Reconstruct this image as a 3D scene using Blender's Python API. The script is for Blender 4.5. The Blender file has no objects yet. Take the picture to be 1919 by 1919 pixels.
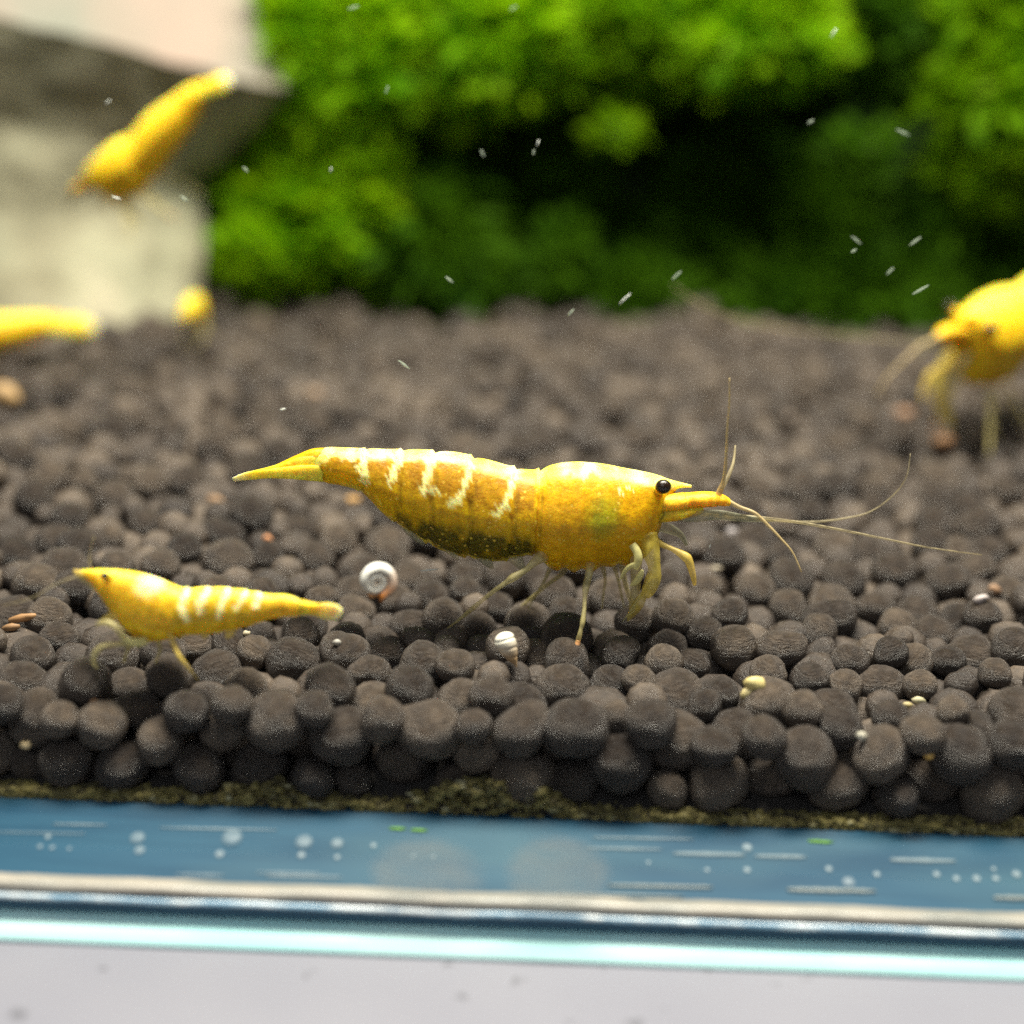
import bpy, math, random
import numpy as np
from mathutils import Matrix, Vector, noise
random.seed(7); np.random.seed(7)
SC = bpy.context.scene
SC.unit_settings.scale_length = 0.01          # one unit is one centimetre
COL = SC.collection

# ------------------------------------------------------------------ camera
FPX = 1919 * 50 / 36.0
CAM = Vector((0.0, -5.91, 3.39))
ROT = Matrix.Rotation(math.radians(90 - 17.7), 3, 'X') @ Matrix.Rotation(math.radians(2.25), 3, 'Z')
cd = bpy.data.cameras.new('camera'); cam = bpy.data.objects.new('camera', cd); COL.objects.link(cam)
cam.matrix_world = Matrix.Translation(CAM) @ ROT.to_4x4()
cd.lens = 50; cd.sensor_width = 36; cd.clip_start = 0.05; cd.clip_end = 300
cd.dof.use_dof = True; cd.dof.focus_distance = 7.28; cd.dof.aperture_fstop = 0.168
SC.camera = cam
# ------------------------------------------------------------------ light
w = bpy.data.worlds.new('World'); SC.world = w; w.use_nodes = True
bg = w.node_tree.nodes['Background']; bg.inputs[0].default_value = (0.80, 0.84, 1.0, 1); bg.inputs[1].default_value = 0.055
def area(name, loc, target, sx, sy, power, col):
    l = bpy.data.lights.new(name, 'AREA'); l.shape = 'RECTANGLE'; l.size = sx; l.size_y = sy
    l.energy = power; l.color = col
    o = bpy.data.objects.new(name, l); COL.objects.link(o); o.location = loc
    o.rotation_euler = (Vector(target) - Vector(loc)).to_track_quat('-Z', 'Y').to_euler()
    return o
area('tank_lamp', (1.0, 2.1, 14), (0.8, 4.4, 0), 13, 2.2, 5000, (1.0, 0.93, 0.80))
area('front_fill', (-4, -15, 14), (0, -1, 0), 9, 9, 480, (0.92, 0.95, 1.0))  # added fill from in front, brightens the glass strips and edge
SC.view_settings.view_transform = 'Standard'; SC.view_settings.look = 'None'
SC.view_settings.exposure = 0.55; SC.view_settings.gamma = 1
SC.cycles.use_denoising = False; SC.cycles.max_bounces = 8; SC.cycles.transparent_max_bounces = 24
SC.cycles.sample_clamp_indirect = 6

# ------------------------------------------------------------------ helpers
def ray(px, py): return (ROT @ Vector(((px - 959.5) / FPX, -(py - 959.5) / FPX, -1))).normalized()
def P(px, py, Y):
    d = ray(px, py); return CAM + d * ((Y - CAM.y) / d.y)
def PZ(px, py, Z):
    d = ray(px, py); return CAM + d * ((Z - CAM.z) / d.z)
def depth(p): return -((ROT.transposed() @ (Vector(p) - CAM)).z)
def project(p):
    q = ROT.transposed() @ (Vector(p) - CAM); return 959.5 - q.x / q.z * FPX, 959.5 + q.y / q.z * FPX
def S(x, y):                                   # soil surface
    b = 0.07 * noise.noise(Vector((x * 0.8, y * 0.8, 3.1))) + 0.05 * noise.noise(Vector((x * 2.1, y * 2.1, 7.1)))
    return 0.425 + 0.056 * max(y, 0) + b

def mat(name, base=(0.5, 0.5, 0.5), rough=0.5, **kw):
    m = bpy.data.materials.new(name); m.use_nodes = True
    b = m.node_tree.nodes['Principled BSDF']
    b.inputs['Base Color'].default_value = (*base, 1); b.inputs['Roughness'].default_value = rough
    for k, v in kw.items(): b.inputs[k.replace('_', ' ')].default_value = v
    return m
def N(m, t, **kw):
    n = m.node_tree.nodes.new(t)
    for k, v in kw.items(): setattr(n, k, v)
    return n
def L(m, a, b): m.node_tree.links.new(a, b)
def ramp(m, src, stops):
    r = N(m, 'ShaderNodeValToRGB'); L(m, src, r.inputs[0])
    e = r.color_ramp.elements
    while len(e) < len(stops): e.new(0.5)
    for i, (p, c) in enumerate(stops): e[i].position = p; e[i].color = (*c, 1) if len(c) == 3 else c
    return r
def noise_tex(m, scale, detail=4, rough=0.5, vec=None, stretch=None):
    n = N(m, 'ShaderNodeTexNoise'); n.inputs['Scale'].default_value = scale
    n.inputs['Detail'].default_value = detail; n.inputs['Roughness'].default_value = rough
    tc = N(m, 'ShaderNodeTexCoord')
    mp = N(m, 'ShaderNodeMapping'); L(m, tc.outputs['Object'], mp.inputs[0])
    if stretch: mp.inputs['Scale'].default_value = stretch
    L(m, mp.outputs[0], n.inputs['Vector'])
    return n
def bump(m, src, strength, dist):
    b = N(m, 'ShaderNodeBump'); b.inputs['Strength'].default_value = strength; b.inputs['Distance'].default_value = dist
    L(m, src, b.inputs['Height']); L(m, b.outputs[0], m.node_tree.nodes['Principled BSDF'].inputs['Normal'])
def mesh(name, V, F, smooth=True):
    me = bpy.data.meshes.new(name); me.from_pydata([tuple(v) for v in V], [], F); me.update()
    if smooth: me.polygons.foreach_set('use_smooth', [True] * len(me.polygons))
    return me
def fastmesh(name, V, T, smooth=True):
    me = bpy.data.meshes.new(name); V = np.asarray(V, np.float32); T = np.asarray(T, np.int32)
    me.vertices.add(len(V)); me.vertices.foreach_set('co', V.ravel())
    k = T.shape[1]
    me.loops.add(T.size); me.loops.foreach_set('vertex_index', T.ravel())
    me.polygons.add(len(T)); me.polygons.foreach_set('loop_start', np.arange(0, T.size, k, dtype=np.int32))
    me.update(calc_edges=True); me.validate()
    if smooth: me.polygons.foreach_set('use_smooth', [True] * len(me.polygons))
    return me
def link(name, me, m=None, parent=None, loc=None):
    o = bpy.data.objects.new(name, me); COL.objects.link(o)
    if m is not None and me is not None and not me.materials: me.materials.append(m)
    if parent is not None: o.parent = parent
    if loc is not None: o.location = loc
    return o
def tag(o, label=None, cat=None, group=None, kind=None):
    if label: o['label'] = label
    if cat: o['category'] = cat
    if group: o['group'] = group
    if kind: o['kind'] = kind
    return o
def copy_tree(o, parent=None):
    c = o.copy(); COL.objects.link(c)
    if parent is not None: c.parent = parent
    for ch in o.children: copy_tree(ch, c)
    return c
def box(x0, x1, y0, y1, z0, z1):
    V = [(x, y, z) for z in (z0, z1) for y in (y0, y1) for x in (x0, x1)]
    return V, [(0, 2, 3, 1), (4, 5, 7, 6), (0, 1, 5, 4), (2, 6, 7, 3), (0, 4, 6, 2), (1, 3, 7, 5)]
def bevel(o, wd, seg=2):
    md = o.modifiers.new('Bevel', 'BEVEL'); md.width = wd; md.segments = seg; return o
def ico(sub):
    import bmesh
    bm = bmesh.new(); bmesh.ops.create_icosphere(bm, subdivisions=sub, radius=1)
    V = np.array([v.co[:] for v in bm.verts]); F = np.array([[v.index for v in f.verts] for f in bm.faces]); bm.free()
    return V, F
ICO3, ICO2, ICO1 = ico(3), ico(2), ico(1)
def catmull(pts, n):
    p = np.array(pts, float); p = np.vstack([2 * p[0] - p[1], p, 2 * p[-1] - p[-2]]); out = []
    for i in range(1, len(p) - 2):
        for k in range(n):
            t = k / n
            out.append(0.5 * (2 * p[i] + (p[i + 1] - p[i - 1]) * t + (2 * p[i - 1] - 5 * p[i] + 4 * p[i + 1] - p[i + 2]) * t * t
                       + (3 * p[i] - p[i - 1] - 3 * p[i + 1] + p[i + 2]) * t ** 3))
    out.append(p[-2]); return np.array(out)

# ------------------------------------------------------------------ setting: table, aquarium
m = mat('table_mat', (0.60, 0.60, 0.66), 0.6)
n = noise_tex(m, 0.9, 5); r = ramp(m, n.outputs[0], [(0.3, (0.235, 0.238, 0.285)), (0.7, (0.27, 0.272, 0.315))])
n2 = noise_tex(m, 7, 3); r2 = ramp(m, n2.outputs[0], [(0.66, (1, 1, 1)), (0.74, (0.55, 0.55, 0.55))])
mx = N(m, 'ShaderNodeMix', data_type='RGBA', blend_type='MULTIPLY'); mx.inputs[0].default_value = 1
L(m, r.outputs[0], mx.inputs[6]); L(m, r2.outputs[0], mx.inputs[7])
L(m, mx.outputs[2], m.node_tree.nodes['Principled BSDF'].inputs['Base Color'])
V, F = box(-40, 40, -40, 40, -2.5, -0.40)
tb = bevel(link('table_top', mesh('table_top', V, F, False), m), 0.2); tag(tb, kind='structure')

aq = link('aquarium', None, loc=(0, 0, 0))
tag(aq, 'glass aquarium with blue tinted bottom edge standing on a pale grey surface', 'aquarium')
XW = 9.0; YB = 12.6
gl = bpy.data.materials.new('clear_pane_glass'); gl.use_nodes = True
nt = gl.node_tree; nt.nodes.remove(nt.nodes['Principled BSDF']); out = nt.nodes['Material Output']
tr = N(gl, 'ShaderNodeBsdfTransparent'); tr.inputs[0].default_value = (0.985, 0.995, 0.99, 1)
gs = N(gl, 'ShaderNodeBsdfGlossy'); gs.inputs['Roughness'].default_value = 0.03
fr = N(gl, 'ShaderNodeFresnel'); fr.inputs[0].default_value = 1.10
gg = N(gl, 'ShaderNodeNewGeometry'); fm = N(gl, 'ShaderNodeMath', operation='MULTIPLY_ADD'); fm.use_clamp = True
L(gl, gg.outputs['Backfacing'], fm.inputs[0]); fm.inputs[1].default_value = -1; L(gl, fr.outputs[0], fm.inputs[2])
ms = N(gl, 'ShaderNodeMixShader'); L(gl, fm.outputs[0], ms.inputs[0]); L(gl, tr.outputs[0], ms.inputs[1]); L(gl, gs.outputs[0], ms.inputs[2])
L(gl, ms.outputs[0], out.inputs[0])
V, F = box(-XW, XW, -0.40, 0.0, 0.004, 9.0)
pane = link('front_pane', mesh('front_pane', V, F, False), gl, aq)
for sx in (-1, 1):
    a, b = sorted((sx * (XW + 0.004), sx * (XW + 0.4)))
    V, F = box(a, b, -0.40, YB, 0.004, 9.0); link('side_pane', mesh('side_pane', V, F, False), gl, aq)
m = mat('black_film', (0.006, 0.010, 0.006), 1.0); m.node_tree.nodes['Principled BSDF'].inputs['Specular IOR Level'].default_value = 0.0
n = noise_tex(m, 0.6, 4); r = ramp(m, n.outputs[0], [(0.35, (0.004, 0.007, 0.004)), (0.7, (0.012, 0.022, 0.010))]); L(m, r.outputs[0], m.node_tree.nodes['Principled BSDF'].inputs['Base Color'])
V, F = box(-XW, XW, YB - 0.4, YB, 0.004, 9.0); link('back_panel', mesh('back_panel', V, F, False), m, aq)
# base slab with the blue joint
def blue_material(name, dark, light, warm):
    m = mat(name, dark, 0.25)
    n = noise_tex(m, 1.0, 6, 0.6, stretch=(0.55, 9, 6)); r = ramp(m, n.outputs[0], [(0.38, dark), (0.62, light)])
    n2 = noise_tex(m, 0.5, 3, stretch=(1, 3, 3)); r2 = ramp(m, n2.outputs[0], [(0.5, (0, 0, 0)), (0.68, (1, 1, 1))])
    mx = N(m, 'ShaderNodeMix', data_type='RGBA'); L(m, r2.outputs[0], mx.inputs[0]); L(m, r.outputs[0], mx.inputs[6]); mx.inputs[7].default_value = (*warm, 1)
    L(m, mx.outputs[2], m.node_tree.nodes['Principled BSDF'].inputs['Base Color'])
    return m
mb = blue_material('blue_tint_and_reflection', (0.012, 0.052, 0.098), (0.022, 0.078, 0.132), (0.045, 0.105, 0.145))  # reflections and the glass's own tint are both mixed into this blue
def wavy_strip(name, prof, m, parent, amp, nx=260, seed=0):
    """a long strip along x whose section (y,z) follows prof; the profile wobbles a little as glue does"""
    V, F = [], []
    for i in range(nx + 1):
        x = -XW + 2 * XW * i / nx
        for j, (y, z) in enumerate(prof):
            a = amp * noise.noise(Vector((x * 2.3, j * 3.1 + seed, 0))) + amp * 0.5 * noise.noise(Vector((x * 9, j * 2.1 + seed, 4)))
            V.append((x, y - abs(a) * 0.3, z + a))
    k = len(prof)
    for i in range(nx):
        for j in range(k):
            F.append((i * k + j, i * k + (j + 1) % k, (i + 1) * k + (j + 1) % k, (i + 1) * k + j))
    F.append(tuple(range(k))[::-1]); F.append(tuple(nx * k + j for j in range(k)))
    return link(name, mesh(name, V, F), m, parent)
prof = [(0.0, 0.0), (-0.385, -0.162), (-0.385, -0.30), (YB, -0.30), (YB, 0.0)]
V = [(x, y, z) for x in (-XW - 0.4, XW + 0.4) for y, z in prof]
F = [(0, 1, 2, 3, 4), (9, 8, 7, 6, 5)] + [(i, i + 5, (i + 1) % 5 + 5, (i + 1) % 5) for i in range(5)]
slab = link('base_slab', mesh('base_slab', V, F, False), mb, aq)
mb.node_tree.nodes['Principled BSDF'].inputs['Specular IOR Level'].default_value = 0.06; mb.node_tree.nodes['Principled BSDF'].inputs['Roughness'].default_value = 0.4
m = mat('silicone', (0.52, 0.50, 0.44), 0.35)
n = noise_tex(m, 2.5, 6, stretch=(1, 4, 4)); r = ramp(m, n.outputs[0], [(0.3, (0.20, 0.21, 0.195)), (0.65, (0.36, 0.33, 0.28))])
L(m, r.outputs[0], m.node_tree.nodes['Principled BSDF'].inputs['Base Color']); bump(m, n.outputs[0], 0.4, 0.02)
wavy_strip('silicone_bead', [(-0.380, -0.156), (-0.43, -0.180), (-0.445, -0.205), (-0.384, -0.212)], m, aq, 0.008)
m = mat('wet_glue_line', (0.55, 0.75, 0.95), 0.3); m.node_tree.nodes['Principled BSDF'].inputs['Specular IOR Level'].default_value = 1.0
n = noise_tex(m, 5, 6, stretch=(1, 2, 2)); r = ramp(m, n.outputs[0], [(0.42, (0.25, 0.45, 0.62)), (0.6, (0.85, 0.95, 1.0))]); L(m, r.outputs[0], m.node_tree.nodes['Principled BSDF'].inputs['Base Color'])
wavy_strip('glue_line', [(-0.384, -0.216), (-0.448, -0.214), (-0.462, -0.222), (-0.462, -0.232), (-0.384, -0.237)], m, aq, 0.006, seed=9)
m = mat('dark_blue_edge', (0.02, 0.075, 0.13), 0.3)
wavy_strip('lower_edge', [(-0.384, -0.240), (-0.44, -0.240), (-0.44, -0.302), (-0.384, -0.302)], m, aq, 0.002, seed=4)
m = mat('piped_light_edge', (0.50, 0.86, 0.84), 0.3)  # bright cyan paints the light piped down the glass into the edge colour
n = noise_tex(m, 1.2, 5, stretch=(1, 5, 5)); r = ramp(m, n.outputs[0], [(0.35, (0.50, 0.92, 0.91)), (0.65, (0.68, 1.0, 0.98))]); L(m, r.outputs[0], m.node_tree.nodes['Principled BSDF'].inputs['Base Color'])
wavy_strip('ground_edge', [(-0.30, -0.335), (-0.38, -0.325), (-0.43, -0.305), (-0.46, -0.322), (-0.50, -0.348), (-0.545, -0.380), (-0.55, -0.394), (-0.30, -0.397)], m, aq, 0.003, seed=7)

# air bubbles and scratches in the joint
def joint_point(px, py):
    d = ray(px, py); nrm = Vector((0, -0.162, 0.385)).normalized()      # the bevelled front of the base
    p = CAM + d * (-(CAM.dot(nrm)) / d.dot(nrm))
    if p.y < -0.384: p = P(px, py, -0.385)
    return p
mbub = mat('air_bubble_white', (0.45, 0.55, 0.60), 0.3); mbub.node_tree.nodes['Principled BSDF'].inputs['Alpha'].default_value = 0.2
mfa = mat('faint_streak', (0.40, 0.5, 0.55), 0.3); mfa.node_tree.nodes['Principled BSDF'].inputs['Alpha'].default_value = 0.3
BUB = [(435,1572,20),(570,1580,17),(632,1582,12),(258,1572,14),(262,1595,10),(412,1602,9),(565,1604,8),(632,1608,6),(90,1570,6),(75,1588,5),
       (98,1590,5),(130,1592,4),(700,1586,6),(1400,1590,10),(1400,1632,7),(1553,1630,7),(1590,1655,12),(1643,1640,7),(1755,1640,7),(1792,1648,7),
       (1830,1648,8),(1866,1648,7),(1905,1640,9),(1862,1630,5),(1325,1632,5),(1215,1618,4),(812,1608,4),(775,1606,4)]
Vi, Fi = ICO2
def ring_bubble(r):                            # a bubble is a flattened dome with a dimple
    V = []
    for v in Vi:
        q = Vector(v); h = q.z * 0.28
        if q.z > 0: h *= 1 - 0.7 * math.exp(-((q.x + .15) ** 2 + q.y ** 2) * 6)
        V.append((q.x * r, q.y * r * 1.0, h * r))
    return mesh('air_bubble', V, [tuple(map(int, f)) for f in Fi])
for bx, by, br in BUB:
    p = joint_point(bx, by); rr = br * depth(p) / FPX
    o = link('air_bubble', ring_bubble(rr), mbub, slab, p + Vector((0, 0, 0.006)))
    o.rotation_euler.x = math.radians(22.8 if p.y > -0.384 else 90)
def streak(x0, x1, y, h, m):
    a, b = joint_point(x0, y), joint_point(x1, y + (x1 - x0) * 0.02)
    V, F = [], []; nn = 14; hw = h * depth(a) / FPX * 0.5
    front = a.y <= -0.384
    for i in range(nn + 1):
        t = i / nn; c = a.lerp(b, t); wv = hw * (0.35 + 0.65 * math.sin(math.pi * min(max(t, .04), .96)) ** 0.4) * random.uniform(0.8, 1.15)
        for (u, v) in ((-1, 0), (0, 0.5), (1, 0), (0, -.5)):
            q = Vector((0, v * 0.01 - 0.004, u * wv)) if front else Vector((0, u * wv * 1.3, v * 0.01 + 0.005))
            V.append(c + (q if front else Matrix.Rotation(math.radians(22.8), 3, 'X') @ q))
    for i in range(nn):
        for j in range(4): F.append((i * 4 + j, i * 4 + (j + 1) % 4, i * 4 + 4 + (j + 1) % 4, i * 4 + 4 + j))
    F += [(3, 2, 1, 0), tuple(nn * 4 + j for j in range(4))]
    link('scratch', mesh('scratch', V, F), m, slab)
mst = mat('bright_scratch', (0.30, 0.35, 0.35), 0.3); mst.node_tree.nodes['Principled BSDF'].inputs['Alpha'].default_value = 0.6
for q in [(1140,1335,1660,7),(1475,1640,1668,9),(1862,1935,1683,9),(1010,1280,1676,5)]: streak(*q, mst)
for q in [(1262,1395,1600,8),(1415,1510,1605,8),(1668,1790,1612,9),(480,600,1636,4),(500,640,1642,6),(1100,1240,1590,5),(330,420,1640,5),(100,200,1545,4),(300,520,1552,4),(1110,1300,1570,4),(-20,160,1560,3)]: streak(*q, mfa)
# pale round translucent patches on the outside of the pane
ms_ = bpy.data.materials.new('pale_translucent_patch'); ms_.use_nodes = True
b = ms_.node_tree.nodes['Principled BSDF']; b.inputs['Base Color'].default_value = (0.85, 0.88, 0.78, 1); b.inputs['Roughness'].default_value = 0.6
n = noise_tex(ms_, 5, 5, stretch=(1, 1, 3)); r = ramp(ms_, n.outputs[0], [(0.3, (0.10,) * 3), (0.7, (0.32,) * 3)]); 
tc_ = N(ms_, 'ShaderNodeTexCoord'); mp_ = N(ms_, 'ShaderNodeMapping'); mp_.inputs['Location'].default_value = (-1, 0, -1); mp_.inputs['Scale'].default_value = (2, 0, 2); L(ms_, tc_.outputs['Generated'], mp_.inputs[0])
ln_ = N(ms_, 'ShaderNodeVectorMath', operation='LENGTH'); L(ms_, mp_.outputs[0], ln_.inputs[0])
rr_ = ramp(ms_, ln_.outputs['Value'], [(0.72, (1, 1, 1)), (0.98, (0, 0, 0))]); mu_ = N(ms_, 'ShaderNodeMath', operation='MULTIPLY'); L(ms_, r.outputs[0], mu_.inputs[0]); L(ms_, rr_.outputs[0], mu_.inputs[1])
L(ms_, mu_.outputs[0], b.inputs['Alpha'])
def round_patch(px, py, rx, ry, Y):
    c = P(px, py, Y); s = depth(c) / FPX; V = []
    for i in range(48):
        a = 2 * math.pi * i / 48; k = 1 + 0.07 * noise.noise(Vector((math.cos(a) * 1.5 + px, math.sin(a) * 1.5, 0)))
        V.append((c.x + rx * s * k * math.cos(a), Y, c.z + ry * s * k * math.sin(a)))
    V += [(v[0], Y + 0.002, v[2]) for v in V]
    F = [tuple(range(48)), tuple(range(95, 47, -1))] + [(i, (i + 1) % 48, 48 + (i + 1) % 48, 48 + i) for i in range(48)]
    o = link('pale_patch', mesh('pale_patch', V, F, False), ms_, pane)
round_patch(800, 1640, 122, 84, -0.436); round_patch(1045, 1640, 108, 90, -0.440)
# green algae specks along the bottom of the soil line
malg = mat('green_algae', (0.12, 0.30, 0.02), 0.7)

# ------------------------------------------------------------------ soil
def soil_material(name, individual):
    k = 1.0 if individual else 7.5
    m = mat(name, (0.07, 0.06, 0.055), 0.62)
    b = m.node_tree.nodes['Principled BSDF']
    rnd = N(m, 'ShaderNodeNewGeometry').outputs['Random Per Island']
    if individual: rnd = N(m, 'ShaderNodeObjectInfo').outputs['Random']
    r0 = ramp(m, rnd, [(0.0, (0.038, 0.030, 0.026)), (0.5, (0.068, 0.054, 0.045)), (1.0, (0.118, 0.094, 0.075))])
    n = noise_tex(m, 1.6 * k, 6, 0.7); r = ramp(m, n.outputs[0], [(0.3, (0.55, 0.55, 0.57)), (0.7, (1.4, 1.33, 1.2))])
    mx = N(m, 'ShaderNodeMix', data_type='RGBA', blend_type='MULTIPLY'); mx.inputs[0].default_value = 1
    L(m, r0.outputs[0], mx.inputs[6]); L(m, r.outputs[0], mx.inputs[7])
    # pale crumbs stuck here and there
    v = noise_tex(m, 3.5 * k, 2, 0.5); r3 = ramp(m, v.outputs[0], [(0.76, (0, 0, 0)), (0.80, (1, 1, 1))])
    mx2 = N(m, 'ShaderNodeMix', data_type='RGBA'); L(m, r3.outputs[0], mx2.inputs[0]); L(m, mx.outputs[2], mx2.inputs[6]); mx2.inputs[7].default_value = (0.30, 0.25, 0.19, 1)
    L(m, mx2.outputs[2], b.inputs['Base Color'])
    ng = noise_tex(m, 7 * k, 6, 0.75); ns = noise_tex(m, 1.8 * k, 5, 0.65, stretch=(1, 1, 5))
    ad = N(m, 'ShaderNodeMath', operation='ADD'); L(m, ng.outputs[0], ad.inputs[0]); L(m, ns.outputs[0], ad.inputs[1])
    bump(m, ad.outputs[0], 0.6, 0.16 if individual else 0.022)
    r4 = ramp(m, ns.outputs[0], [(0.35, (0.22,) * 3), (0.6, (0.62,) * 3)]); L(m, r4.outputs[0], b.inputs['Roughness'])
    return m
M_SOIL, M_SOILS = soil_material('soil_pellet', True), soil_material('soil_pellet_far', False)
mbed = mat('gap_shade', (0.02, 0.017, 0.015), 0.9)  # dark sheet under the pellets, paints the shade in their gaps
def xhalf(y): return (y + 6.3) * 0.40 + 0.55
nx, ny = 60, 50; V, F = [], []
for j in range(ny + 1):
    y = 0.012 + (YB - 0.45) * j / ny
    for i in range(nx + 1):
        x = -XW + 0.02 + (2 * XW - 0.04) * i / nx
        V.append((x, y, (S(x, y) - 0.30) if y > 0.35 else (0.02 + (S(x, y) - 0.34) * max(0, y - 0.12) / 0.24)))
for j in range(ny):
    for i in range(nx): a = j * (nx + 1) + i; F.append((a, a + 1, a + nx + 2, a + nx + 1))
soil = link('soil_bed_shade_sheet', mesh('soil_bed_shade_sheet', V, F), mbed); tag(soil, kind='structure')
# let spheres rain down and roll until they rest
balls = []; grid = {}; G = 0.36
def height(x, y, r):
    z = (S(x, y) - 0.52 if y > 0.5 else 0.01) + r
    gx, gy = int(math.floor(x / G)), int(math.floor(y / G))
    for i in (gx - 1, gx, gx + 1):
        for j in (gy - 1, gy, gy + 1):
            for (bx, by, bz, br) in grid.get((i, j), ()):
                d2 = (bx - x) ** 2 + (by - y) ** 2; R = (br + r) * 0.93
                if d2 < R * R:
                    t = bz + math.sqrt(R * R - d2)
                    if t > z: z = t
    return z
rng = random.Random(11)
for k in range(15500):
    y = 0.012 + 11.9 * rng.random() ** 1.25
    x = rng.uniform(-1, 1) * xhalf(y)
    r = min(max(rng.gauss(0.122, 0.019), 0.07), 0.20)
    if y < 0.6 and rng.random() < 0.5: r *= 1.08
    r *= 1 + 0.035 * min(max(y - 1.5, 0), 8)
    if y > 1.5 and noise.noise(Vector((x * 1.7, y * 1.7, 20))) > 0.22 and rng.random() < 0.8: continue
    if y < r + 0.01: y = r + 0.012
    z = height(x, y, r)
    if z > S(x, y) + 0.16: continue
    st = r * 0.7
    for it in range(9):
        best = None
        a0 = rng.random() * 6.283
        for q in range(4):
            a = a0 + q * 1.5708; x2, y2 = x + st * math.cos(a), y + st * math.sin(a)
            if y2 < r + 0.01: y2 = r + 0.012
            z2 = height(x2, y2, r)
            if z2 < z - 1e-4 and (best is None or z2 < best[2]): best = (x2, y2, z2)
        if best: x, y, z = best
        else: st *= 0.55
    if z + r > S(x, y) + 0.04 + 0.13 * rng.random(): continue
    b = (x, y, z, r); balls.append(b); grid.setdefault((int(math.floor(x / G)), int(math.floor(y / G))), []).append(b)
print('balls', len(balls))
BA = np.array(balls)
# which of them show in the picture, and how large
RES = 640; K = RES / 1919
cen = (BA[:, :3] - np.array(CAM)) @ np.array(ROT)
dz = -cen[:, 2]; pu = (959.5 + cen[:, 0] / dz * FPX) * K; pv = (959.5 - cen[:, 1] / dz * FPX) * K; pr = BA[:, 3] / dz * FPX * K
ids = -np.ones((RES, RES), int)
for i in np.argsort(-dz):
    u0, u1 = int(max(pu[i] - pr[i], 0)), int(min(pu[i] + pr[i] + 1, RES)); v0, v1 = int(max(pv[i] - pr[i], 0)), int(min(pv[i] + pr[i] + 1, RES))
    if u0 >= u1 or v0 >= v1: continue
    yy, xx = np.mgrid[v0:v1, u0:u1]; mk = (xx - pu[i]) ** 2 + (yy - pv[i]) ** 2 < pr[i] ** 2
    ids[v0:v1, u0:u1][mk] = i
cnt = np.bincount(ids[ids >= 0], minlength=len(BA))
big = set(int(i) for i in np.argsort(-cnt)[:300])
keep = [i for i in range(len(BA)) if i not in big and (cnt[i] > 0 or BA[i, 2] > S(BA[i, 0], BA[i, 1]) - 0.28 or BA[i, 1] < 0.4)]
def variant(base, k):
    V, F = base; out = []
    rg = random.Random(k); sx, sy, sz = rg.uniform(0.98, 1.16), rg.uniform(0.96, 1.06), rg.uniform(0.94, 1.03)
    lobe = Vector((rg.uniform(-1, 1), rg.uniform(-1, 1), rg.uniform(-.6, .6))).normalized() if rg.random() < 0.25 else None
    for v in V:
        p = Vector(v); d = 1 + 0.14 * noise.noise(p * 0.9 + Vector((k * 7.3, 0, 0))) + 0.06 * noise.noise(p * 2.2 + Vector((0, k * 3.3, 0))) + 0.035 * noise.noise(p * 5.5 + Vector((0, 0, k)))
        if lobe is not None:
            c = p.dot(lobe); d += 0.30 * math.exp(-((1 - c) / 0.28) ** 2)
        out.append((p.x * sx * d, p.y * sy * d, p.z * sz * d))
    return np.array(out)
NV = 16
fine = [variant(ICO3, k) for k in range(NV)]; coarse = [variant(ICO2, k) for k in range(NV)]
fine_me = [fastmesh('soil_pellet', fine[k], ICO3[1]) for k in range(NV)]
for me in fine_me: me.materials.append(M_SOIL)
def rot_rand(rg): return Matrix.Rotation(rg.uniform(0, 6.28), 3, 'Z') @ Matrix.Rotation(rg.gauss(0, 0.5), 3, 'X')
rg = random.Random(5)
for i in sorted(big):
    x, y, z, r = balls[i]; o = link('soil_pellet', fine_me[rg.randrange(NV)], None, soil)
    o.matrix_local = Matrix.Translation((x, y, z)) @ rot_rand(rg).to_4x4() @ Matrix.Scale(r, 4)
VV, FF, off = [], [], 0
for i in keep:
    x, y, z, r = balls[i]; R = np.array(rot_rand(rg)); near = y < 2.0
    vs = coarse[rg.randrange(NV)]
    VV.append(vs @ R.T * r + np.array((x, y, z))); FF.append(ICO2[1] + off); off += len(vs)
o = link('small_soil_pellets', fastmesh('small_soil_pellets', np.vstack(VV), np.vstack(FF)), M_SOILS, soil); tag(o, kind='stuff')
def hit(px, py):
    """where the line of sight through a picture point meets the pellets"""
    d = np.array(ray(px, py)); oc = np.array(CAM) - BA[:, :3]; bq = oc @ d; c = (oc ** 2).sum(1) - BA[:, 3] ** 2; D = bq * bq - c
    t = np.where(D > 0, -bq - np.sqrt(np.maximum(D, 0)), 1e9); i = int(t.argmin())
    if t[i] > 1e8:
        p = PZ(px, py, 0.6); return p, Vector((0, 0, 1))
    p = Vector(np.array(CAM) + d * t[i]); return p, (p - Vector(BA[i, :3])).normalized()

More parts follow.
